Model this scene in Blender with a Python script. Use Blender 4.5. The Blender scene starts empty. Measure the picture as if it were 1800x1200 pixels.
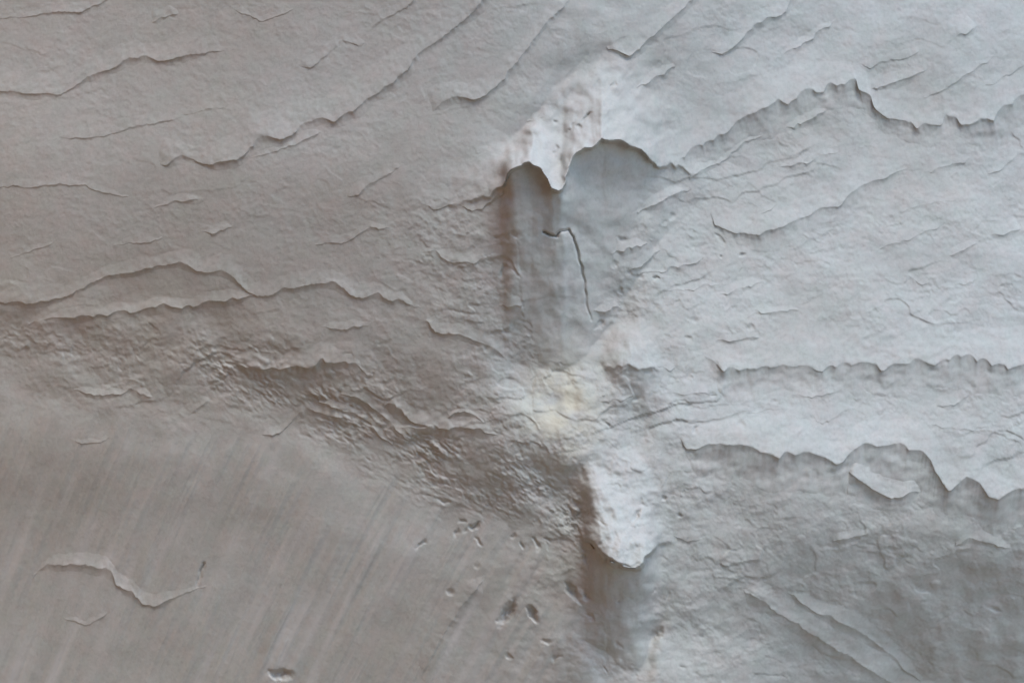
import bpy, math
import numpy as np

# ------------------------------------------------------------------ camera, sky, sun, exposure
S = bpy.context.scene
COL = S.collection
CAM_D, PXM, CAM_Z = 4.0, 500.0, 1.75          # camera distance to the rock, pixels per metre there, eye height

cam_d = bpy.data.cameras.new("camera"); cam = bpy.data.objects.new("camera", cam_d); COL.objects.link(cam)
cam.location = (0, -CAM_D, CAM_Z); cam.rotation_euler = (math.radians(90), 0, 0)
cam_d.sensor_width = 36; cam_d.lens = 36 * CAM_D / (1800 / PXM)
cam_d.clip_start = 0.05; cam_d.clip_end = 5000
cam_d.dof.use_dof = True; cam_d.dof.focus_distance = 3.75; cam_d.dof.aperture_fstop = 2.8
S.camera = cam

SUN_EL, SUN_AZ = 62.0, 22.0                    # azimuth measured from -Y (towards the camera) to +X
w = bpy.data.worlds.new("World"); S.world = w; w.use_nodes = True
nt = w.node_tree; nt.nodes.clear()
sky = nt.nodes.new("ShaderNodeTexSky"); sky.sky_type = 'NISHITA'; sky.sun_disc = False
sky.sun_elevation = math.radians(SUN_EL)
sky.sun_rotation = math.radians(180 - SUN_AZ)
sky.air_density = 1.0; sky.dust_density = 0.35; sky.ozone_density = 1.0
bg = nt.nodes.new("ShaderNodeBackground"); bg.inputs[1].default_value = 0.15
wo = nt.nodes.new("ShaderNodeOutputWorld")
nt.links.new(sky.outputs[0], bg.inputs[0]); nt.links.new(bg.outputs[0], wo.inputs[0])

sd = bpy.data.lights.new("sun", 'SUN'); sun = bpy.data.objects.new("sun", sd); COL.objects.link(sun)
sd.energy = 1.3; sd.angle = math.radians(24); sd.color = (1.0, 0.985, 0.965)
e, a = math.radians(SUN_EL), math.radians(SUN_AZ)
to_sun = (math.cos(e) * math.sin(a), -math.cos(e) * math.cos(a), math.sin(e))
from mathutils import Vector
sun.rotation_euler = Vector(to_sun).to_track_quat('Z', 'Y').to_euler(); sun.location = (3, -3, 8)

S.view_settings.view_transform = 'Standard'; S.view_settings.look = 'None'
S.view_settings.gamma = 1.0; S.view_settings.exposure = 1.08
S.render.film_transparent = False
S.cycles.use_denoising = True

# ------------------------------------------------------------------ numpy helpers
def _hash(ix, iy, seed):
    n = (ix.astype(np.int64) * 374761393 + iy.astype(np.int64) * 668265263 + seed * 1442695041) & 0x7fffffff
    n = ((n ^ (n >> 13)) * 1274126177) & 0x7fffffff
    n = ((n ^ (n >> 15)) * 2246822519) & 0x7fffffff
    return (n ^ (n >> 16)) & 0xffff
def noise(x, y, seed=0):                         # gradient noise, about -1..1
    x = np.asarray(x, float); y = np.asarray(y, float)
    x0 = np.floor(x); y0 = np.floor(y); fx = x - x0; fy = y - y0
    def g(ix, iy, dx, dy):
        a = _hash(ix, iy, seed) * (2 * math.pi / 65536.0)
        return np.cos(a) * dx + np.sin(a) * dy
    sx = fx * fx * fx * (fx * (fx * 6 - 15) + 10); sy = fy * fy * fy * (fy * (fy * 6 - 15) + 10)
    n00 = g(x0, y0, fx, fy); n10 = g(x0 + 1, y0, fx - 1, fy)
    n01 = g(x0, y0 + 1, fx, fy - 1); n11 = g(x0 + 1, y0 + 1, fx - 1, fy - 1)
    return 1.5 * ((n00 * (1 - sx) + n10 * sx) * (1 - sy) + (n01 * (1 - sx) + n11 * sx) * sy)
def fbm(x, y, octv=4, seed=0, gain=0.5):
    r = 0; amp = 1.0
    for k in range(octv):
        r = r + amp * noise(x * 2 ** k, y * 2 ** k, seed + 17 * k); amp *= gain
    return r
def sst(a, b, x):
    t = np.clip((x - a) / (b - a), 0, 1); return t * t * (3 - 2 * t)
def ip(x, pts):
    p = np.array(pts, float); x_ = np.arange(-1800, 3600, 4.0); y_ = np.interp(x_, p[:, 0], p[:, 1])
    t_ = np.arange(-30, 31); kn = np.exp(-.5 * (t_ / 9.0) ** 2); kn /= kn.sum()
    return np.interp(x, x_, np.convolve(np.pad(y_, 30, mode='edge'), kn, 'valid'))
def dist_poly(u, v, pts):                        # distance to a polyline, and the fraction along it
    best = np.full(u.shape, 1e9); frac = np.zeros(u.shape); p = np.array(pts, float)
    seg = np.hypot(*(p[1:] - p[:-1]).T); cum = np.concatenate([[0], np.cumsum(seg)]); tot = cum[-1]
    for i in range(len(p) - 1):
        d = p[i + 1] - p[i]; l2 = (d ** 2).sum()
        t = np.clip(((u - p[i, 0]) * d[0] + (v - p[i, 1]) * d[1]) / l2, 0, 1)
        q = np.hypot(u - p[i, 0] - t * d[0], v - p[i, 1] - t * d[1])
        m = q < best; best = np.where(m, q, best); frac = np.where(m, (cum[i] + t * seg[i]) / tot, frac)
    return best, frac
def inside(u, v, poly):
    r = np.zeros(u.shape, bool); n = len(poly)
    for i in range(n):
        x1, y1 = poly[i]; x2, y2 = poly[(i + 1) % n]
        if y1 == y2: continue
        c = (y1 > v) != (y2 > v)
        r ^= c & (u < (x2 - x1) * (v - y1) / (y2 - y1) + x1)
    return r

# ------------------------------------------------------------------ the relief of the rock (u, v along the face in 2 mm units, h outwards in metres)
FINE = 2.0
U = np.concatenate([np.arange(-1600, -80, 20.0), np.arange(-80, 1880, FINE), np.arange(1880, 3401, 20.0)])
V = np.concatenate([np.arange(-1700, -80, 20.0), np.arange(-80, 1280, FINE), np.arange(1280, 1521, 20.0)])
UU, VV = np.meshgrid(U, V)

RIB = [(-1700, 1150), (0, 1010), (150, 965), (300, 888), (450, 905), (640, 932), (780, 940), (900, 1020), (1000, 1042), (1180, 1075), (1600, 1150)]
CREASE = [(-1600, 640), (-300, 640), (0, 655), (250, 690), (430, 712), (560, 738), (700, 795), (850, 855), (980, 915), (1060, 985), (1100, 1010)]

def nose(u, v, knots, gain=1.0, step=0.75, power=1.25):
    """a jutting nose: knots of (u, top, lip, bottom, out, back, recover)"""
    k = np.array(knots, float); x = np.arange(k[0, 0] - 60, k[-1, 0] + 60, 1.0); g = []
    for i, sg in zip(range(1, 7), (16, 3, 24, 6, 18, 18)):
        y = np.interp(x, k[:, 0], k[:, i]); t_ = np.arange(-60, 61); kn = np.exp(-.5 * (t_ / sg) ** 2); kn /= kn.sum()
        y = np.convolve(np.pad(y, 60, mode='edge'), kn, 'valid'); g.append(np.interp(u, x, y))
    top, lip, bot, out, back, rec = g
    lip = lip + 5 * fbm(u / 26, v * 0 + lip[0, 0] * .01, 3, 71)
    up = out * np.clip((v - top) / np.maximum(lip - top, 1), 0, 1) ** power
    t = np.clip((v - lip) / np.maximum(bot - lip, 1), 0, 1)
    dn = out * step * (1 - t) - back * t
    dn = dn * (1 - sst(0, 1, (v - bot) / np.maximum(rec, 1)))
    m = sst(0, 1, (v - lip + 3) / 6)
    return gain * (up * (1 - m) + dn * m)

def win(u0, u1, v0, v1):
    return (slice(np.searchsorted(V, v0), np.searchsorted(V, v1)), slice(np.searchsorted(U, u0), np.searchsorted(U, u1)))

def relief(u, v):
    wu = u + 16 * fbm(u / 130, v / 130, 3, 5); wv = v + 14 * fbm(u / 120, v / 120, 3, 9)
    d = u - ip(v, RIB); d = d + (wu - u) * np.exp(-(d / 170) ** 2)
    wd = 75.0
    r = np.sqrt(d * d + wd * wd) - wd
    h = -np.where(d < 0, 0.30, 0.27) * r / 500.0
    right = sst(0, 330, d); wide = sst(-300, 500, d); left = 1 - sst(-170, 90, d)
    # right flank: leans back above, hangs over below
    h = h + wide * np.where(v < 760, 0.15 / 500 * (v - 760), 0)
    h = h - (1 - wide) * 0.125 / 500 * (np.clip(v, -200, 1400) - 560)
    tt = np.clip((wv - 770) / 260, 0, 3)
    h = h - right * (0.74 / 500 * 260) * np.where(tt < 1, .5 * tt ** 2, tt - .5) * (0.55 + 0.6 * sst(1200, 1700, u))
    # left flank: an undercut band above a swelling foot
    c = ip(u, CREASE); s = wv - c
    env = left
    ec = (1 - 0.6 * (1 - sst(100, 500, u))) * (1 - .55 * sst(680, 900, u))
    h = h - env * 0.032 * sst(-190, 5, s) * ec
    h = h + env * 0.050 * sst(-8, 190, .3 * s + .7 * (v - c)) * ec
    h = h + env * (0.02 / 500) * np.clip(s - 150, 0, 600)
    # noses of the rib
    A = [(690, 230, 370, 560, 0, 0, 90), (800, 220, 360, 600, .008, .0, 90), (860, 215, 345, 620, .03, .0, 90), (885, 235, 325, 630, .055, .01, 90), (896, 262, 304, 640, .12, .02, 100), (930, 205, 284, 645, .138, .03, 120), (955, 175, 300, 650, .14, .03, 130),
         (975, 155, 331, 650, .14, .03, 130), (990, 140, 336, 650, .14, .03, 130), (1000, 130, 305, 645, .14, .025, 130), (1020, 100, 268, 630, .135, .02, 120), (1060, 75, 250, 590, .13, .02, 120),
         (1110, 75, 256, 520, .11, .01, 110), (1145, 100, 282, 450, .08, .0, 90), (1180, 150, 300, 390, .035, 0, 60), (1240, 200, 300, 350, 0, 0, 60)]
    nu = u + 6 * fbm(u / 60, v / 55, 3, 41) + .2 * (wu - u); nv = v + 9 * fbm(u / 55, v / 60, 3, 43) + .3 * (wv - v)
    h = h + nose(nu, nv, A, 1.75, .76, 1.5)
    B = [(1000, 800, 900, 1100, 0, 0, 90), (1026, 795, 945, 1110, .02, 0, 90), (1040, 790, 958, 1120, .10, .02, 90), (1060, 785, 975, 1150, .125, .012, 120), (1085, 785, 988, 1165, .13, .015, 120),
         (1110, 790, 994, 1180, .13, .015, 120), (1134, 800, 985, 1190, .125, .012, 120), (1148, 820, 968, 1150, .08, .02, 90), (1158, 850, 955, 1060, .02, 0, 60), (1185, 860, 950, 1040, 0, 0, 60)]
    h = h + nose(nu, nv, B, 1.7, .55, 1.5)
    C = [(1060, 560, 650, 730, 0, 0, 60), (1078, 560, 646, 750, .03, .01, 60), (1092, 555, 642, 765, .055, .03, 60), (1115, 550, 640, 770, .06, .035, 60), (1142, 555, 644, 765, .05, .03, 60), (1158, 565, 650, 740, .015, .0, 60), (1185, 570, 650, 730, 0, 0, 60)]
    h = h + nose(nu, nv, C, 1.0, .85, 1.6)
    # gully left of the lower nose
    q, f = dist_poly(wu, wv, [(950, 815), (985, 850), (1015, 900), (1045, 965)])
    h = h - 0.022 * np.exp(-(q / 30) ** 2)
    # light slope between the noses
    q = np.hypot((u - 985) / 70, (v - 790) / 55); h = h + 0.020 * np.exp(-q ** 2)
    
    # big lumps
    calm = 1 - .97 * left * (sst(20, 120, s) + (1 - sst(-260, -120, s)))
    h = h + 0.016 * fbm(u / 330, v / 300, 2, 21) * calm + 0.0075 * fbm(wu / 120, wv / 105, 2, 33) * calm
    # hollow below the long right ledges
    return h, wu, wv, d, s, left, right

H, WU, WV, DD, SS, LEFT, RIGHT = relief(UU, VV)
foot = LEFT * sst(20, 90, SS)                     # the streaked lower left
rough = np.clip(0.20 + .24 * RIGHT + 0.55 * RIGHT * sst(150, 500, VV) * 0.6 + 0.9 * np.exp(-((SS + 60) / 75) ** 2) * LEFT
                + 0.8 * np.exp(-(DD / 190) ** 2) * sst(300, 420, VV), 0, 1.35)
def soft_in(poly, w_):
    p = np.array(poly); r = np.zeros_like(UU); m = win(p[:, 0].min() - 40, p[:, 0].max() + 40, p[:, 1].min() - 40, p[:, 1].max() + 40)
    q, f = dist_poly(UU[m], VV[m], poly + poly[:1]); r[m] = sst(-w_, w_, np.where(inside(UU[m], VV[m], poly), q, -q)); return r
sm = np.maximum(soft_in([(884, 320), (930, 284), (990, 336), (1060, 250), (1150, 288), (1100, 420), (1060, 520), (1045, 640), (950, 640), (910, 450)], 14), soft_in([(1040, 960), (1110, 996), (1150, 965), (1145, 1090), (1150, 1185), (1075, 1150), (1050, 1050)], 10))
rough = rough * (1 - .8 * sm)
# flaking: saw-tooth shingles that come and go
for per, amp, sd_, an in ((95, .0060, 101, .28), (52, .0036, 131, .22), (27, .0024, 151, .18), (15, .0013, 171, .15)):
    ph = (WV + an * np.where(DD < 0, WU, WU * .8)) / per + 1.35 * fbm(UU / (per * 2.6), VV / (per * 1.7), 4, sd_)
    saw = ph - np.floor(ph); saw = saw * (1 - sst(.955, 1, saw)) - .5
    gate = np.clip(fbm(UU / (per * 2.2), VV / (per * 1.4), 3, sd_ + 7) * 1.5 + .1, 0, 1)
    H += amp * saw * gate * rough * (1 - .8 * foot)
H += 0.0030 * fbm(UU / 40, VV / 34, 3, 201, .5) * rough
H += 0.0065 * fbm(WU / 62, WV / 55, 3, 261, .5) * (np.exp(-((DD - 90) / 170) ** 2) * sst(330, 450, VV) + .22 * RIGHT) * (1 - .85 * sm)
H += 0.0013 * fbm(UU / 13, VV / 11, 3, 231, .6) * (0.22 + rough) * (1 - .6 * foot) * (.55 + np.clip(.5 + fbm(UU / 80, VV / 70, 2, 235), 0, 1))
CRUMB = [(400, 645), (430, 655), (560, 695), (680, 765), (800, 815), (900, 862), (990, 905)]
qc, fc = dist_poly(WU, WV, CRUMB)
band = np.exp(-(qc / 56) ** 2) * np.clip(.55 + .9 * fbm(UU / 90, VV / 60, 2, 271), 0, 1.2)
al = UU * .87 + VV * .49; ac = -UU * .49 + VV * .87
cb = np.abs(fbm(al / 46, ac / 20, 3, 281, .6)); cb2 = np.abs(fbm(al / 17, ac / 10, 2, 283, .6)); H += band * (.012 * cb + .006 * cb2 - .004)
ph = ac / 24 + 1.1 * fbm(al / 60, ac / 30, 3, 285); H += band * .0045 * (ph - np.floor(ph) - .5)
# streaks combed down the foot
ang = ip(UU, [(0, .38), (300, .44), (600, .52), (900, .62), (1100, .7)])
cross = UU + ang * (VV - 900)
H += foot * (0.0085 * fbm(cross / 34 + .1 * fbm(UU / 90, VV / 90, 2, 314), VV / 420, 2, 303) * np.clip(.6 + fbm(UU / 170, VV / 170, 2, 315), .15, 1.2) + 0.0055 * fbm(cross / 78 + .15 * fbm(UU / 160, VV / 160, 2, 311), VV / 380, 2, 301) + 0.0026 * fbm(cross / 12 + .15 * fbm(UU / 90, VV / 90, 2, 312), VV / 300, 3, 331) * np.clip(.75 + .6 * fbm(UU / 130, VV / 150, 2, 313), 0.25, 1.1))
H += .0055 * fbm(UU / 34, VV / 30, 3, 361, .55) * soft_in([(1030, 800), (1080, 790), (1140, 830), (1160, 900), (1150, 960), (1105, 985), (1060, 970), (1040, 920)], 12)
# streaks on the upper light slope
cr2 = UU + .75 * (VV - 200); msk = np.exp(-(((UU - 1040) / 110) ** 2 + ((VV - 190) / 90) ** 2))
H += msk * .004 * fbm(cr2 / 22, VV / 140, 3, 351)

# hollows under the noses: polygon, depth, how soft the rim is, then where the floor climbs back out (v from, v to)
HOLLOWS = [([(935, 812), (975, 838), (1000, 836), (1022, 822), (1030, 880), (1042, 930), (1062, 975), (1040, 968), (1000, 925), (955, 895), (925, 860)], .016, (-18, 22), (900, 1060))]
for poly, dp, rim, (va, vb) in HOLLOWS:
    p = np.array(poly); m = win(p[:, 0].min() - 60, p[:, 0].max() + 60, p[:, 1].min() - 60, p[:, 1].max() + 60)
    uq = UU[m] + 3.5 * fbm(UU[m] / 34, VV[m] / 34, 3, 441); vq = VV[m] + 3.5 * fbm(UU[m] / 34, VV[m] / 34, 3, 442)
    q, f = dist_poly(uq, vq, poly + poly[:1]); sdv = np.where(inside(uq, vq, poly), q, -q)
    H[m] -= dp * sst(rim[0], rim[1], sdv) * (1 - .92 * sst(va, vb, VV[m]))
# pits and small hollows: (u, v, half-length, half-width, angle in degrees from +u clockwise, depth)
PITS = [(892, 1075, 26, 9, -58, .030), (937, 1078, 18, 6, 62, .022), (833, 924, 13, 4, -14, .016), (919, 957, 8, 5, 75, .010), (944, 953, 12, 4, 70, .009),
        (1008, 1042, 24, 7, 50, .022), (1030, 1045, 10, 7, 60, .018), (1152, 1116, 17, 9, -50, .020), (741, 955, 13, 4, -30, .008), (812, 916, 9, 4, -20, .008),
        (960, 1128, 10, 4, 15, .008), (976, 1155, 9, 4, -20, .007), (492, 1184, 20, 8, 5, .026), (1004, 224, 14, 4, -58, .010), (1018, 224, 6, 6, 0, .010),
        (1030, 207, 14, 3, -45, .010), (974, 215, 5, 4, 0, .007), (978, 264, 9, 4, -60, .008), (1075, 152, 12, 3, -50, .007),
        (883, 478, 15, 5, -70, .010), (1120, 905, 16, 5, -60, .012), (1130, 885, 10, 4, 50, .010), (1060, 920, 8, 4, 40, .007), (1030, 985, 16, 5, 60, .010), (1745, 1070, 12, 6, 20, .010), (780, 880, 10, 4, 20, .010)]
rp = np.random.RandomState(5)
for k in range(22):
    PITS.append((rp.uniform(790, 1260), rp.uniform(870, 1195), rp.uniform(3, 9), rp.uniform(2, 5), rp.uniform(-70, 70), rp.uniform(.003, .010)))
for k in range(40):
    PITS.append((rp.uniform(1050, 1320), rp.uniform(340, 760), rp.uniform(4, 12), rp.uniform(2, 6), rp.uniform(-60, 60), rp.uniform(.003, .008)))
for (pu, pv, la, lb, an, dp) in PITS:
    m = win(pu - 60, pu + 60, pv - 60, pv + 60)
    x = UU[m] - pu; y = VV[m] - pv; an = math.radians(an)
    x = x + 4 * fbm(UU[m] / 14, VV[m] / 14, 2, 411); y = y + 4 * fbm(UU[m] / 14, VV[m] / 14, 2, 412)
    p = (x * math.cos(an) + y * math.sin(an)) / la; q = (-x * math.sin(an) + y * math.cos(an)) / lb
    H[m] -= dp * (1 - sst(.15, 1.35, np.hypot(p, q)))
# fine cracks
CRACKS = [([(955, 409), (966, 414), (978, 415), (986, 405), (1000, 405), (1007, 416), (1014, 440), (1021, 468), (1026, 492), (1029, 520), (1033, 545), (1040, 562)], 1.9, .022),
          ([(1040, 955), (1056, 972), (1072, 984), (1090, 992), (1108, 997), (1122, 991)], 2.6, .035),
          ([(358, 990), (352, 1010), (346, 1030)], 2.5, .014)]
for pts, wdt, dp in CRACKS:
    p = np.array(pts); m = win(p[:, 0].min() - 20, p[:, 0].max() + 20, p[:, 1].min() - 20, p[:, 1].max() + 20)
    q, f = dist_poly(UU[m] + 2 * noise(UU[m] / 14, VV[m] / 14, 421), VV[m] + 2 * noise(UU[m] / 14, VV[m] / 14, 422), pts)
    H[m] -= dp * np.exp(-(q / wdt) ** 2) * (1 - .75 * f)

def h_at(u, v):
    i = np.clip(np.searchsorted(U, u) - 1, 0, len(U) - 2); j = np.clip(np.searchsorted(V, v) - 1, 0, len(V) - 2)
    a = np.clip((u - U[i]) / (U[i + 1] - U[i]), 0, 1); b = np.clip((v - V[j]) / (V[j + 1] - V[j]), 0, 1)
    return (H[j, i] * (1 - a) + H[j, i + 1] * a) * (1 - b) + (H[j + 1, i] * (1 - a) + H[j + 1, i + 1] * a) * b
def place(u, v, h):
    k = (CAM_D - h) / CAM_D
    return np.stack([(u - 900) / PXM * k, -h, CAM_Z + (600 - v) / PXM * k], -1)

# ------------------------------------------------------------------ materials
def rock_material(name, tint=(1, 1, 1)):
    m = bpy.data.materials.new(name); m.use_nodes = True; t = m.node_tree; N = t.nodes; L = t.links
    b = N["Principled BSDF"]; b.inputs["Roughness"].default_value = .92; b.inputs["Specular IOR Level"].default_value = .15
    tc = N.new("ShaderNodeTexCoord")
    geo = N.new("ShaderNodeNewGeometry")
    def nz(scale, detail, rough=.55):
        n = N.new("ShaderNodeTexNoise"); n.inputs["Scale"].default_value = scale; n.inputs["Detail"].default_value = detail
        n.inputs["Roughness"].default_value = rough; L.new(geo.outputs["Position"], n.inputs["Vector"]); return n
    def ramp(src, stops):
        r = N.new("ShaderNodeValToRGB"); L.new(src, r.inputs[0])
        while len(r.color_ramp.elements) < len(stops): r.color_ramp.elements.new(.5)
        for e_, (p, c) in zip(r.color_ramp.elements, stops):
            e_.position = p; e_.color = (*[c[i] * tint[i] for i in range(3)], 1)
        return r
    def mix(fac, c1, c2, mode='MIX'):
        x = N.new("ShaderNodeMix"); x.data_type = 'RGBA'; x.blend_type = mode
        if isinstance(fac, float): x.inputs[0].default_value = fac
        else: L.new(fac, x.inputs[0])
        L.new(c1, x.inputs[6])
        if isinstance(c2, tuple): x.inputs[7].default_value = (*c2, 1)
        else: L.new(c2, x.inputs[7])
        return x.outputs[2]
    big = ramp(nz(1.7, 5).outputs[0], [(.30, (.395, .384, .345)), (.52, (.415, .412, .378)), (.72, (.435, .437, .408))])
    mott = ramp(nz(9, 6, .62).outputs[0], [(.28, (.93, .925, .92)), (.5, (1, 1, 1)), (.75, (1.04, 1.035, 1.02))])
    c = mix(1.0, big.outputs[0], mott.outputs[0], 'MULTIPLY')
    fine = ramp(nz(70, 4, .7).outputs[0], [(.3, (.90, .90, .90)), (.5, (1, 1, 1)), (.75, (1.06, 1.06, 1.06))])
    c = mix(1.0, c, fine.outputs[0], 'MULTIPLY')
    hue = ramp(nz(14, 4, .6).outputs[0], [(.32, (1.03, .985, .985)), (.5, (1, 1, 1)), (.68, (.975, 1.01, 1.0))])
    c = mix(1.0, c, hue.outputs[0], 'MULTIPLY')
    st = N.new("ShaderNodeAttribute"); st.attribute_name = "stain_tone"
    sep = N.new("ShaderNodeSeparateColor"); L.new(st.outputs["Color"], sep.inputs[0])
    c = mix(sep.outputs[0], c, (.30, .245, .18))          # brown weathering
    c = mix(sep.outputs[1], c, (.56, .52, .38))           # ochre patch
    c = mix(sep.outputs[2], c, (.54, .525, .50))          # paler tone on the caps and foot streaks
    L.new(c, b.inputs["Base Color"])
    bp = N.new("ShaderNodeBump"); bp.inputs["Strength"].default_value = .2; bp.inputs["Distance"].default_value = .006
    nb = nz(38, 8, .68); L.new(nb.outputs[0], bp.inputs["Height"])
    bp2 = N.new("ShaderNodeBump"); bp2.inputs["Strength"].default_value = .30; bp2.inputs["Distance"].default_value = .003
    nb2 = nz(110, 6, .72); L.new(nb2.outputs[0], bp2.inputs["Height"]); L.new(bp.outputs[0], bp2.inputs["Normal"])
    L.new(bp2.outputs[0], b.inputs["Normal"])
    return m
ROCK = rock_material("pale_rock")

def stain_tone_at(u, v):
    n = fbm(u / 60, v / 40, 4, 501); c = ip(u, CREASE)
    br = .2 * np.exp(-((v - c + 40) / 70) ** 2) * sst(330, 560, u) * (1 - sst(700, 900, u)) * np.clip(.6 + n, 0, 1)
    br = br + .18 * np.exp(-((v - c + 120) / 90) ** 2) * (1 - sst(400, 700, u)) * np.clip(.5 + n, 0, 1)
    oc = .62 * np.exp(-(((u - 988) / 58) ** 2 + ((v - 718) / 82) ** 2)) * np.clip(.7 + n, 0, 1)
    pa = np.zeros_like(br)
    # pale and brown streaks running down the foot
    cu_ = u + ip(u, [(0, .38), (300, .44), (600, .52), (900, .62), (1100, .7)]) * (v - 900); ft = sst(20, 120, v - c) * (1 - sst(820, 1000, u - .25 * (v - 900)))
    wn = fbm(cu_ / 38, v / 420, 3, 521); wm = np.clip(.5 + fbm(u / 150, v / 150, 2, 522), .1, 1)
    br = br + ft * wm * .08 * np.clip(wn, 0, 1); pa = pa + ft * wm * .8 * np.clip(-wn, 0, 1)
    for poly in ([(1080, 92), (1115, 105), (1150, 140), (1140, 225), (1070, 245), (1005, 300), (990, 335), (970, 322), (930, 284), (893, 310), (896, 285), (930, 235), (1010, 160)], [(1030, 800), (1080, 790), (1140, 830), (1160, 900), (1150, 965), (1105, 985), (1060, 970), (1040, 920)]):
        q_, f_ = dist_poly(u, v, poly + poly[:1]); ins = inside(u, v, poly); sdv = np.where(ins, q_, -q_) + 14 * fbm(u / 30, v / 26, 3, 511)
        pa = np.maximum(pa, (.15 if poly[0][1] < 500 else .10) * sst(-26, 26, sdv))  # paler tone over both outcrop caps
    return np.stack([br, oc, pa, np.ones_like(br)], -1)

def new_mesh(name, co, quads, normals=None, uv=None, parent=None):
    me = bpy.data.meshes.new(name)
    nv, nf = len(co), len(quads)
    me.vertices.add(nv); me.vertices.foreach_set("co", np.ascontiguousarray(co, np.float32).ravel())
    me.loops.add(nf * 4); me.loops.foreach_set("vertex_index", np.ascontiguousarray(quads, np.int32).ravel())
    me.polygons.add(nf); me.polygons.foreach_set("loop_start", np.arange(0, nf * 4, 4, dtype=np.int32))
    me.polygons.foreach_set("use_smooth", np.ones(nf, bool))
    me.update(calc_edges=True); me.validate()
    if uv is not None:
        at = me.color_attributes.new("stain_tone", 'FLOAT_COLOR', 'POINT')
        at.data.foreach_set("color", np.ascontiguousarray(stain_tone_at(uv[:, 0], uv[:, 1]), np.float32).ravel())
    if normals is not None: me.normals_split_custom_set_from_vertices(np.ascontiguousarray(normals, np.float32))
    me.materials.append(ROCK)
    o = bpy.data.objects.new(name, me); COL.objects.link(o)
    if parent: o.parent = parent
    return o
def tag(o, label=None, cat=None, group=None, kind=None):
    for k, x in (("label", label), ("category", cat), ("group", group), ("kind", kind)):
        if x: o[k] = x
    return o

# ------------------------------------------------------------------ the rock face, cut where its outcrops begin
P = place(UU, VV, H); nV, nU = H.shape
du = np.gradient(P, axis=1); dv = np.gradient(P, axis=0)
NN = np.cross(dv, du); NN /= np.linalg.norm(NN, axis=-1, keepdims=True)
if NN[nV // 2, nU // 2, 1] > 0: NN = -NN
idx = np.arange(nV * nU).reshape(nV, nU)
Q = np.stack([idx[:-1, :-1], idx[1:, :-1], idx[1:, 1:], idx[:-1, 1:]], -1)
fu = (UU[:-1, :-1] + UU[1:, 1:]) / 2 + 5 * 0; fv = (VV[:-1, :-1] + VV[1:, 1:]) / 2
ju = fu + 7 * fbm(fu / 30, fv / 30, 3, 601); jv = fv + 7 * fbm(fu / 30, fv / 30, 3, 602)
UP_CAP = [(1075, 95), (1110, 100), (1150, 135), (1165, 215), (1180, 285), (1150, 288), (1110, 258), (1060, 250), (1020, 268), (1000, 305), (990, 336), (975, 331), (955, 300), (930, 284), (900, 302), (884, 322), (888, 300), (930, 225), (1000, 160)]
UP_FACE = [(884, 320), (900, 302), (930, 284), (955, 300), (975, 331), (990, 336), (1000, 305), (1020, 268), (1060, 250), (1110, 258), (1150, 288), (1160, 330), (1110, 420), (1060, 480), (1050, 640), (960, 650), (930, 560), (895, 420)]
LO_CAP = [(1020, 800), (1060, 785), (1150, 805), (1180, 880), (1170, 950), (1152, 962), (1135, 984), (1110, 994), (1085, 988), (1060, 975), (1036, 955)]
LO_FACE = [(1036, 955), (1060, 975), (1085, 988), (1110, 994), (1135, 984), (1152, 962), (1148, 1060), (1120, 1120), (1150, 1190), (1120, 1185), (1075, 1155), (1050, 1060)]
SLOPE = [(935, 665), (1040, 650), (1055, 720), (1035, 800), (960, 800), (925, 745)]
reg = np.zeros(fu.shape, np.int8)
for k, pl in enumerate((UP_CAP, UP_FACE, LO_CAP, LO_FACE, SLOPE), 1):
    reg[inside(ju * .6 + fu * .4, jv * .6 + fv * .4, pl) & (reg == 0)] = k
Pf, Nf = P.reshape(-1, 3), NN.reshape(-1, 3); UVf = np.stack([UU.ravel(), VV.ravel()], -1)
def cut(name, k, parent=None):
    q = Q[reg == k].reshape(-1, 4); used, inv = np.unique(q, return_inverse=True)
    return new_mesh(name, Pf[used], inv.reshape(-1, 4), Nf[used], UVf[used], parent)
def empty(name, u, v):
    o = bpy.data.objects.new(name, None); COL.objects.link(o); o.empty_display_size = .1
    return o

face = tag(cut("rock_face", 0), "pale flaking rock face with a jutting central rib", kind="structure")
up = tag(empty("rock_outcrop", 0, 0), "smooth pale rock nose with a bright streaked top and two-lobed dark underside", "rock outcrop", "outcrops of the central rib")
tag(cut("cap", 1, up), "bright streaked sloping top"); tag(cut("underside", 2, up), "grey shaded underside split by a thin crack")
lo = tag(empty("rock_outcrop", 0, 0), "rough pitted pale knob with a cracked lip over a dark tapering hollow", "rock outcrop", "outcrops of the central rib")
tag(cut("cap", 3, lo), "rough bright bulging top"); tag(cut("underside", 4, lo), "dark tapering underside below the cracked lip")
tag(cut("rock_saddle", 5), "yellowish pale rock slope between the two dark noses", "rock saddle")

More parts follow.
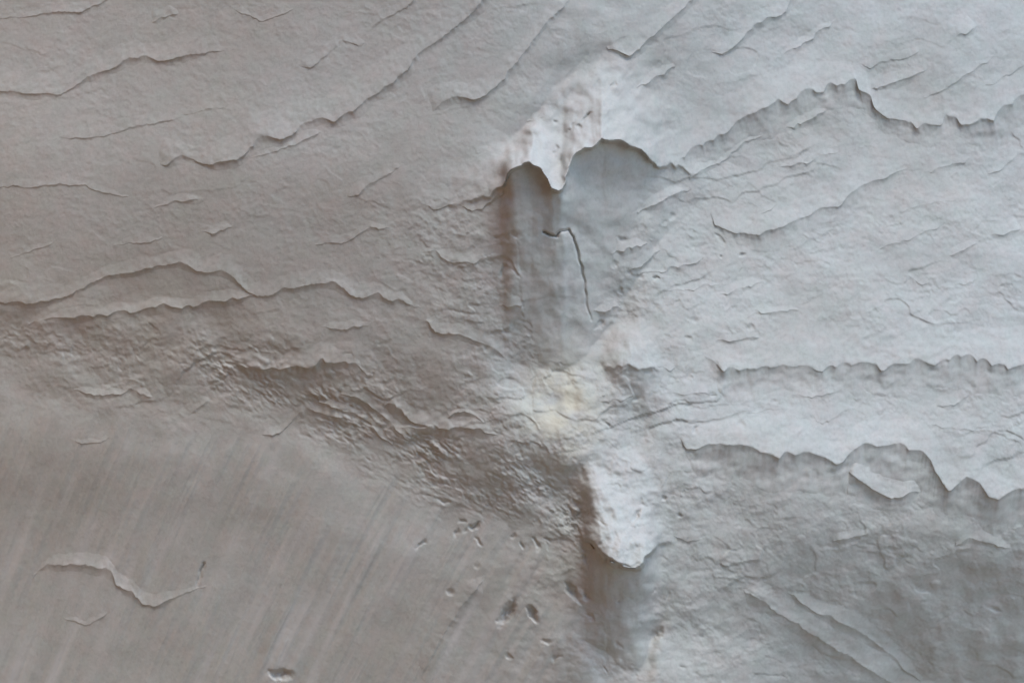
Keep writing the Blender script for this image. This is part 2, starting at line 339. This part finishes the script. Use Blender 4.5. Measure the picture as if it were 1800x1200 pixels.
# ------------------------------------------------------------------ rock layers: each flake a part of the face with an edge of its own
def layer(pts, T, L=90, jag=3.0, scal=0.0, per=30.0, seed=0, label=None, fade=(.15, .15), minT=.45, curl=2.1, scoop=3.6):
    p = np.array(pts, float)
    seg = np.hypot(*(p[1:] - p[:-1]).T); cum = np.concatenate([[0], np.cumsum(seg)]); n = max(int(cum[-1] / 2.0), 8)
    s = np.linspace(0, cum[-1], n); u = np.interp(s, cum, p[:, 0]); v = np.interp(s, cum, p[:, 1])
    def hs(y, w_):
        w_ = min(w_, (n // 2) * 2 - 1)
        if w_ < 3: return y
        kn_ = np.hanning(w_ + 2)[1:-1]; kn_ /= kn_.sum(); return np.convolve(np.pad(y, w_ // 2, mode='reflect', reflect_type='odd'), kn_, 'valid')
    u, v = hs(u, 7), hs(v, 7)
    ch = p[-1] - p[0]; ch /= np.hypot(*ch); nrm = np.array([ch[1], -ch[0]])
    if nrm[1] > 0: nrm = -nrm                                     # points up the rock
    z = np.zeros(n) + seed * 3.7
    off = jag * fbm(s / per, z, 4, 700 + seed, .42) - jag * .3
    off = off + 1.3 * fbm(s / 7, z, 2, 705 + seed)
    if scal:
        rg = np.random.RandomState(seed); bk = [0.0]
        while bk[-1] < cum[-1]: bk.append(bk[-1] + (.6 + 2.4 * rg.rand() ** 2) * per)
        bk = np.array(bk); k0 = np.clip(np.searchsorted(bk, s, side='right') - 1, 0, len(bk) - 2)
        tq = (s - bk[k0]) / (bk[k0 + 1] - bk[k0]); am = rg.uniform(.25, 1.0, len(bk)); sk = rg.uniform(.7, 1.5, len(bk))
        off = off * .55 + scal * (am[k0] * np.clip(1 - np.abs(2 * tq ** sk[k0] - 1) ** 2.2, 0, 1) - .3)
    bu, bv = u, v
    u = u + nrm[0] * off; v = v + nrm[1] * off
    t = s / cum[-1]
    env = sst(0, fade[0], t) * (1 - sst(1 - fade[1], 1, t)) if fade[0] > 0 else 1 - sst(1 - fade[1], 1, t)
    Tt = .46 * T * env * np.clip(minT + (1 - minT) * (.55 + .9 * fbm(s / 110, z + 9, 2, 740 + seed)), .1, 1.5)
    Lt = L * (.8 + .35 * noise(s / 150, z, 760 + seed)) * (.35 + .65 * np.clip(env, 0, 1))
    f = np.concatenate([[0, .012, .03], np.linspace(.055, 1, int(np.clip(L / 3.2, 10, 34)))])
    pr = (1 - f) ** curl; pr[0] = .80; pr[1] = .96
    def smooth(y, w_=39):
        w_ = min(w_, (n // 2) * 2 - 1); kn_ = np.hanning(w_ + 2)[1:-1]; kn_ /= kn_.sum()
        return np.convolve(np.concatenate([2 * y[0] - y[w_ // 2:0:-1], y, 2 * y[-1] - y[-2:-w_ // 2 - 1:-1]]), kn_, 'valid')[:n]
    su, sv = smooth(u), smooth(v)
    k_ = (1 - f[:, None]) ** 2.4
    cu = u[None] * k_ + su[None] * (1 - k_) + nrm[0] * Lt[None] * f[:, None]; cv = v[None] * k_ + sv[None] * (1 - k_) + nrm[1] * Lt[None] * f[:, None]
    dn_ = (cu - su[None]) * nrm[0] + (cv - sv[None]) * nrm[1]; lo_ = dn_.min()
    hh = h_at(cu, cv)
    # the layer bridges the small relief beneath its own edge
    flat = h_at(u + nrm[0] * 14, v + nrm[1] * 14); kn = np.hanning(15); kn /= kn.sum(); flat = np.convolve(np.pad(flat, 7, mode='edge'), kn, 'valid')
    wf = (.28 * np.clip(1 - dn_ / 45., 0, 1)); hh = hh * (1 - wf) + flat[None] * wf
    dip = .0035
    ds = (dn_ - lo_) / (Lt[None] - lo_)
    prs = (1 - np.clip(ds, 0, 1)) ** curl; prs[0] *= .95; prs[1] *= .99
    hh = hh + Tt[None] * prs - dip * (.15 + .85 * f[:, None])
    hh = hh + .0012 * fbm(cu / 12, cv / 12, 2, 770) * (1 - f[:, None])
    top = place(cu, cv, hh)
    # the broken edge and the underside going back into the rock
    e1 = top[0]
    g1 = np.linspace(0, 1, 4 + int(np.clip(T * .46 * PXM * scoop / 3.5, 3, 18)))[1:]; gs = g1[:, None]; prof = lambda x, y: np.interp(g1, x, y)[:, None]; g = -gs * (Tt * PXM * scoop + 1.5)[None]
    eu = u[None] + nrm[0] * g; ev = v[None] + nrm[1] * g
    # the hollow below a lip runs out to a calmer line than the lip itself
    bu_, bv_ = hs(u, 61), hs(v, 61); kk = gs ** .4 * np.minimum(1, Tt[None] / .008)
    eu = eu * (1 - kk) + (bu_[None] + nrm[0] * g) * kk; ev = ev * (1 - kk) + (bv_[None] + nrm[1] * g) * kk
    d0 = hh[0] - h_at(u, v) - .95 * Tt
    eh = h_at(eu, ev) + d0[None] * (1 - gs) ** 2 + Tt[None] * prof([0, .06, .22, .45, .75, 1], [.95, .72, .43, .19, .05, -.10]) - prof([0, .7, 1], [0, .0006, .003]) + np.minimum(.003, Tt * .10)[None] * fbm(eu / 22, ev / 17, 3, 790) * prof([0, .2, .7, 1], [.2, 1, 1, 0])
    under = np.concatenate([e1[None], place(eu, ev, eh)])
    R1, R2 = len(f), len(under)
    co = np.concatenate([top.reshape(-1, 3), under.reshape(-1, 3)])
    uv = np.concatenate([np.stack([cu, cv], -1).reshape(-1, 2), np.concatenate([np.stack([u, v], -1), np.stack([eu, ev], -1).reshape(-1, 2)])])
    a = np.arange(R1 * n).reshape(R1, n); b = R1 * n + np.arange(R2 * n).reshape(R2, n)
    def qs(a): return np.stack([a[:-1, :-1], a[:-1, 1:], a[1:, 1:], a[1:, :-1]], -1).reshape(-1, 4)
    q = np.concatenate([qs(a), qs(b)[:, ::-1]])
    o = new_mesh("rock_layer", co, q, None, uv, face)
    if label: o["label"] = label
    return o

LY = [
 # upper left
 (dict(T=.020, L=110, jag=2, seed=1, label="smooth curved layer edge at the upper left", fade=(0, .1)), [(-80, 150), (0, 160), (30, 161), (70, 166), (105, 166), (125, 155), (150, 138), (180, 125), (205, 117), (225, 100), (240, 101), (255, 96), (275, 108), (290, 105), (330, 96), (370, 90), (410, 86)]),
 (dict(T=.010, L=70, jag=2, seed=2, fade=(0, .2)), [(-80, 36), (0, 32), (60, 27), (100, 20), (140, 22), (175, 5), (220, -20)]),
 (dict(T=.008, L=80, jag=3, seed=3, fade=(.2, .2)), [(70, 228), (90, 237), (120, 243), (165, 241), (190, 236), (240, 220), (290, 214), (320, 203), (350, 193), (385, 191), (405, 184), (425, 170)]),
 (dict(T=.032, L=100, jag=3.5, seed=4, label="long diagonal layer edge climbing to the top of the left flank", fade=(.06, .02)), [(270, 286), (292, 291), (305, 275), (315, 270), (335, 276), (355, 288), (375, 289), (400, 281), (430, 273), (445, 252), (455, 240), (475, 240), (490, 245), (515, 236), (525, 220), (545, 212), (570, 206), (585, 213), (600, 205), (630, 185), (650, 172), (690, 145), (715, 120), (725, 105), (740, 90), (770, 70), (800, 45), (825, 25), (850, 0), (890, -50)]),
 (dict(T=.011, L=45, jag=3, seed=5, fade=(.2, .2)), [(425, 280), (460, 270), (490, 262), (520, 252), (545, 240), (575, 224)]),
 (dict(T=.008, L=50, jag=3, seed=6, fade=(.2, .2)), [(405, 8), (425, 22), (460, 37), (480, 28), (500, 25), (520, 10)]),
 (dict(T=.013, L=70, jag=3, seed=7, fade=(.1, .1)), [(515, 118), (545, 118), (560, 108), (580, 90), (600, 70), (620, 75), (632, 80), (645, 68), (650, 55), (660, 40), (675, 30), (700, 22), (720, 5), (745, -25)]),
 (dict(T=.018, L=85, jag=3, seed=8, label="diagonal layer edge left of the bright nose", fade=(.08, .1)), [(755, 200), (765, 188), (780, 175), (800, 170), (835, 175), (850, 165), (865, 155), (880, 140), (900, 120), (910, 105), (925, 85), (945, 60), (965, 35), (985, 15), (1010, -10)]),
 (dict(T=.014, L=60, jag=4, scal=5, seed=9, fade=(.1, .1)), [(748, 358), (760, 368), (775, 365), (800, 355), (815, 365), (830, 370), (850, 365), (870, 350), (885, 338)]),
 (dict(T=.009, L=60, jag=4, seed=10, fade=(.2, .2)), [(545, 428), (575, 425), (600, 428), (630, 410), (655, 398), (690, 400)]),
 (dict(T=.010, L=50, jag=4, seed=11, fade=(.2, .2)), [(600, 345), (630, 340), (650, 320), (675, 310), (700, 290), (720, 288)]),
 (dict(T=.009, L=55, jag=4, seed=12, fade=(.2, .2)), [(740, 445), (765, 438), (780, 455), (800, 462), (835, 460), (850, 450)]),
 (dict(T=.006, L=70, jag=4, seed=13, fade=(0, .2)), [(-80, 330), (0, 328), (60, 327), (100, 322), (150, 326), (190, 340), (230, 345)]),
 # top middle and upper right
 (dict(T=.024, L=80, jag=4, scal=6, seed=14, label="ragged layer edge hanging above the bright nose", fade=(.1, .05)), [(1068, 85), (1085, 90), (1105, 97), (1125, 85), (1135, 70), (1160, 55), (1175, 40), (1190, 25), (1210, 5), (1240, -30)]),
 (dict(T=.022, L=85, jag=4, scal=4, seed=15, fade=(.1, .05)), [(1250, 90), (1270, 95), (1290, 80), (1310, 60), (1330, 45), (1350, 30), (1375, 28), (1385, 10), (1400, -15), (1420, -50)]),
 (dict(T=.010, L=60, jag=3, seed=16, fade=(.15, .15)), [(1508, 108), (1530, 120), (1545, 107), (1575, 104), (1605, 100), (1622, 82)]),
 (dict(T=.064, L=110, jag=4, scal=9, seed=17, scoop=4.8, label="long jagged layer edge across the upper right", fade=(.05, 0.02), minT=.6), [(1185, 290), (1205, 270), (1220, 262), (1250, 245), (1280, 228), (1300, 210), (1325, 195), (1345, 190), (1365, 175), (1385, 188), (1410, 160), (1428, 155), (1440, 165), (1455, 152), (1475, 145), (1485, 150), (1505, 140), (1510, 160), (1530, 165), (1535, 185), (1545, 197), (1560, 210), (1580, 213), (1600, 210), (1612, 228), (1625, 218), (1655, 217), (1665, 203), (1680, 205), (1690, 220), (1720, 212), (1745, 210), (1760, 195), (1780, 180), (1800, 170), (1880, 130)]),
 (dict(T=.014, L=50, jag=4, seed=18, fade=(.15, .2)), [(1212, 312), (1235, 300), (1265, 285), (1290, 262), (1310, 248), (1340, 238)]),
 (dict(T=.048, L=110, jag=4, scal=4, seed=19, scoop=4.6, label="sloping layer edge on the right flank below the jagged one", fade=(.14, .2), minT=.6), [(1236, 366), (1250, 374), (1257, 398), (1290, 408), (1330, 412), (1360, 402), (1400, 388), (1425, 375), (1445, 363), (1475, 362), (1490, 345), (1510, 328), (1535, 320), (1560, 310), (1580, 300), (1610, 286)]),
 (dict(T=.009, L=60, jag=3, seed=20, fade=(.2, .2)), [(1565, 382), (1600, 365), (1640, 355), (1700, 348), (1730, 343)]),
 (dict(T=.012, L=60, jag=3, seed=21, fade=(.2, 0.02)), [(1725, 312), (1760, 295), (1790, 270), (1880, 240)]),
 (dict(T=.013, L=50, jag=4, seed=22, fade=(.2, .2)), [(1105, 472), (1120, 468), (1140, 455), (1160, 440)]),
 (dict(T=.010, L=60, jag=5, seed=23, fade=(.2, .2)), [(1540, 478), (1570, 484), (1600, 482), (1620, 500), (1650, 495)]),
 # right ledges
 (dict(T=.066, L=120, jag=5, scal=9, per=32, seed=24, scoop=4.8, label="long scalloped ledge across the middle of the right flank", fade=(.10, 0.02), minT=.75), [(1226, 622), (1250, 632), (1262, 645), (1272, 655), (1280, 645), (1310, 647), (1330, 650), (1345, 642), (1375, 640), (1400, 647), (1420, 644), (1437, 652), (1460, 644), (1490, 640), (1510, 637), (1540, 642), (1548, 652), (1570, 642), (1595, 642), (1610, 634), (1640, 640), (1660, 632), (1700, 624), (1715, 632), (1740, 637), (1760, 645), (1780, 647), (1800, 644), (1880, 640)]),
 (dict(T=.014, L=55, jag=4, scal=6, seed=25, fade=(.1, .15)), [(1290, 727), (1330, 725), (1350, 718), (1375, 717), (1390, 735), (1410, 735), (1430, 730), (1445, 748), (1460, 735), (1480, 722), (1500, 718), (1520, 725), (1550, 744)]),
 (dict(T=.014, L=45, jag=3, seed=26, fade=(.2, .2)), [(1640, 710), (1660, 715), (1680, 708), (1705, 690)]),
 (dict(T=.085, L=110, jag=4, scal=9, per=32, seed=27, scoop=4.6, label="bright scalloped ledge overhanging the shaded lower right", fade=(.09, .06), minT=.75), [(1192, 760), (1203, 785), (1225, 790), (1245, 782), (1260, 780), (1275, 778), (1300, 782), (1320, 785), (1340, 792), (1360, 802), (1370, 812), (1380, 797), (1400, 795), (1430, 795), (1450, 802), (1470, 817), (1482, 812), (1500, 787), (1520, 777), (1540, 785), (1580, 777), (1600, 787), (1620, 797), (1640, 817), (1655, 845), (1668, 862), (1682, 852), (1700, 835), (1720, 845), (1740, 872), (1755, 880), (1775, 868), (1810, 850), (1880, 840)]),
 (dict(T=.055, L=48, jag=2, scal=3, seed=28, label="bright wedge of rock hanging under the scalloped ledge", fade=(.10, .2), minT=.9, curl=1.1), [(1488, 824), (1510, 845), (1540, 862), (1565, 875), (1580, 877), (1595, 868), (1625, 860)]),
 (dict(T=.014, L=45, jag=3, seed=29, fade=(.2, .2)), [(1465, 950), (1490, 948), (1505, 943), (1525, 936)]),
 (dict(T=.016, L=50, jag=3, seed=30, fade=(.2, .2)), [(1680, 957), (1705, 943), (1735, 952), (1775, 964)]),
 (dict(T=.034, L=90, jag=4, seed=31, label="straight diagonal ledge running down to the bottom edge at the right", fade=(.06, .02), minT=.7), [(1305, 1034), (1330, 1048), (1360, 1068), (1400, 1095), (1440, 1120), (1480, 1145), (1520, 1170), (1560, 1195), (1640, 1245)]),
 (dict(T=.024, L=60, jag=5, seed=32, label="short diagonal ledge above the straight one at lower right", fade=(.1, .15), minT=.6), [(1385, 1040), (1410, 1058), (1440, 1075), (1470, 1085), (1500, 1100), (1520, 1115), (1545, 1130), (1585, 1165), (1620, 1195)]),
 (dict(T=.014, L=60, jag=5, seed=33, fade=(.2, .2)), [(1185, 940), (1215, 950), (1235, 945)]),
 (dict(T=.014, L=60, jag=4, scal=5, seed=34, fade=(.15, .15)), [(1085, 655), (1110, 640), (1140, 632), (1160, 645), (1180, 650), (1195, 640)]),
 (dict(T=.014, L=50, jag=4, scal=4, seed=35, fade=(.15, .15)), [(1170, 690), (1200, 692), (1220, 688), (1250, 692), (1270, 690)]),
 # left middle
 (dict(T=.016, L=90, jag=4, seed=36, label="wavy layer edge across the middle of the left flank", fade=(0, .06)), [(-80, 522), (0, 528), (30, 530), (65, 532), (80, 527), (120, 518), (150, 502), (175, 490), (200, 482), (240, 478), (280, 467), (305, 460), (330, 465), (350, 475), (370, 480), (390, 475), (410, 485), (425, 500), (435, 515), (450, 518), (480, 515), (500, 505), (530, 502), (560, 497), (590, 495), (605, 508), (615, 520), (640, 519), (668, 515), (690, 530), (700, 525), (740, 542)]),
 (dict(T=.024, L=45, jag=4, scal=6, seed=37, label="second layer edge just under the wavy one on the left", fade=(.15, .15)), [(50, 568), (100, 560), (150, 555), (215, 550), (225, 548), (255, 546), (285, 532), (300, 540), (320, 540), (350, 537), (360, 530), (380, 530), (430, 522), (470, 520)]),
 (dict(T=.016, L=70, jag=4, scal=5, seed=38, fade=(.08, .15)), [(750, 560), (760, 580), (780, 590), (805, 587), (840, 600), (870, 615), (890, 632)]),
 (dict(T=.036, L=80, jag=5, scal=6, seed=39, label="overhanging layer edge above the brown undercut at the left", fade=(.15, .35), minT=.6), [(395, 633), (420, 638), (445, 648), (465, 652), (490, 645), (520, 645), (545, 650), (555, 640), (566, 630), (590, 640), (610, 635), (630, 645), (655, 662)]),
 (dict(T=.018, L=40, jag=3, seed=40, fade=(.1, .2)), [(455, 762), (480, 764), (495, 757), (510, 742), (525, 724), (540, 719), (560, 723), (580, 730), (610, 735), (635, 742)]),
 (dict(T=.028, L=60, jag=4, scal=6, seed=41, label="scalloped layer edge beside the brown undercut, left of the yellowish slope", fade=(.08, .12)), [(675, 712), (700, 715), (715, 730), (720, 740), (740, 745), (760, 748), (780, 755), (800, 750), (830, 752), (850, 757), (875, 765)]),
 (dict(T=.016, L=30, jag=3, seed=42, fade=(.15, .15)), [(783, 738), (800, 726), (820, 722), (840, 730), (858, 748)]),
 (dict(T=.014, L=40, jag=4, seed=43, fade=(.15, .15)), [(130, 683), (145, 688), (165, 693), (215, 692), (230, 682), (250, 690), (272, 700)]),
 (dict(T=.008, L=40, jag=3, seed=44, fade=(.2, .2)), [(125, 770), (145, 778), (165, 778), (200, 766)]),
 (dict(T=.020, L=50, jag=4, seed=45, label="crooked flake edge on the streaked lower left", fade=(.15, .2)), [(58, 1015), (75, 995), (85, 988), (110, 990), (130, 993), (160, 992), (195, 1003), (205, 1025), (235, 1040), (250, 1060), (265, 1062), (290, 1055), (320, 1042), (345, 1032), (370, 1028)]),
 (dict(T=.010, L=30, jag=3, seed=46, fade=(.2, .2)), [(108, 1082), (125, 1090), (150, 1096), (170, 1090), (195, 1072)]),
 (dict(T=.026, L=60, jag=3, seed=47, label="steep ridge in the streaks at the bottom, left of the pits", fade=(.2, .2)), [(735, 1195), (748, 1172), (760, 1150), (775, 1120), (800, 1080), (815, 1055), (840, 1033), (855, 1005)]),
 (dict(T=.016, L=40, jag=4, scal=4, seed=48, fade=(.2, .2)), [(600, 690), (630, 700), (650, 715), (680, 735), (700, 760), (720, 775)]),
 (dict(T=.012, L=30, jag=4, scal=4, seed=49, fade=(.2, .2)), [(560, 705), (590, 718), (620, 725), (645, 740), (670, 765), (690, 780)]),
 (dict(T=.010, L=26, jag=4, seed=50, fade=(.2, .2)), [(325, 730), (345, 718), (360, 705), (372, 695)]),
]
rg = np.random.RandomState(11); LINES = [np.array(p, float) for k_, p in LY]
def clear_of(cu, cv, gap):
    return min(np.hypot(l[:, 0] - cu, l[:, 1] - cv).min() for l in LINES) > gap and not any(inside(np.array([cu]), np.array([cv]), pl)[0] for pl in (UP_CAP, UP_FACE, LO_CAP, LO_FACE))
extra = 0
for tries in range(900):
    if extra >= 36: break
    cu, cv = rg.uniform(10, 1790), rg.uniform(10, 1190); right_ = cu > 1040
    if not right_ and (cv > 720 or rg.rand() < .55): continue
    if not clear_of(cu, cv, 34 if right_ else 42) or (right_ and cv > 800): continue
    ln = rg.uniform(45, 150) if right_ else rg.uniform(30, 100)
    sl = np.interp(cv, [0, 430, 600, 800, 950, 1200], [-.55, -.35, -.06, .04, .35, .6]) if right_ else np.interp(cv, [0, 430, 620, 720], [-.5, -.22, .12, .3])
    sl += rg.uniform(-.15, .15); xs = np.linspace(-.5, .5, 7) * ln; bow = rg.uniform(-.25, .1)
    pts = [(cu + x, cv + sl * x + bow * ln * ((2 * x / ln) ** 2 - .5) * .5 + rg.uniform(-3, 3)) for x in xs]
    LINES.append(np.array(pts)); extra += 1
    LY.append((dict(T=(rg.uniform(.012, .024) if right_ else rg.uniform(.006, .012)), L=rg.uniform(30, 65), jag=4, scal=(5 if right_ else 2), per=22, seed=100 + extra, fade=(.3, .3)), pts))
for kw, pts in LY: layer(pts, **kw)

# ------------------------------------------------------------------ ground below the frame
def ground_material():
    m = bpy.data.materials.new("sandy_ground"); m.use_nodes = True; t = m.node_tree; N = t.nodes; L = t.links
    b = N["Principled BSDF"]; b.inputs["Roughness"].default_value = .95
    n = N.new("ShaderNodeTexNoise"); n.inputs["Scale"].default_value = 3; n.inputs["Detail"].default_value = 8
    g = N.new("ShaderNodeNewGeometry"); L.new(g.outputs["Position"], n.inputs["Vector"])
    r = N.new("ShaderNodeValToRGB"); L.new(n.outputs[0], r.inputs[0])
    r.color_ramp.elements[0].color = (.19, .152, .115, 1); r.color_ramp.elements[1].color = (.30, .245, .19, 1)
    L.new(r.outputs[0], b.inputs["Base Color"]); return m
gm = bpy.data.meshes.new("ground"); R_ = 1500.0
gm.from_pydata([(-R_, -R_, 0), (R_, -R_, 0), (R_, R_, 0), (-R_, R_, 0)], [], [(0, 1, 2, 3)]); gm.materials.append(ground_material())
go = bpy.data.objects.new("ground", gm); COL.objects.link(go); go["kind"] = "structure"

# ------------------------------------------------------------------ tan rock wall added out of view to block sky and bounce warm light
def unseen_bounce_cliff():
    tt = np.linspace(math.radians(172), math.radians(292), 90); zz = np.linspace(-.2, 7.0, 45); TH, Z = np.meshgrid(tt, zz)
    w_ = np.abs(fbm(TH * 4, Z * .6, 4, 901)); lean = .10 * Z
    X = .6 + (3.3 + .5 * w_ + lean) * np.cos(TH); Y = -.6 + (7.5 + .6 * w_ + lean) * np.sin(TH)
    co = np.stack([X, Y, Z], -1).reshape(-1, 3); i = np.arange(X.size).reshape(X.shape)
    q = np.stack([i[:-1, :-1], i[1:, :-1], i[1:, 1:], i[:-1, 1:]], -1).reshape(-1, 4)
    o = new_mesh("unseen_bounce_cliff", co, q); o.data.materials.clear(); o.data.materials.append(rock_material("tan_bounce_rock", (1.08, .90, .74))); o["kind"] = "structure"
unseen_bounce_cliff()
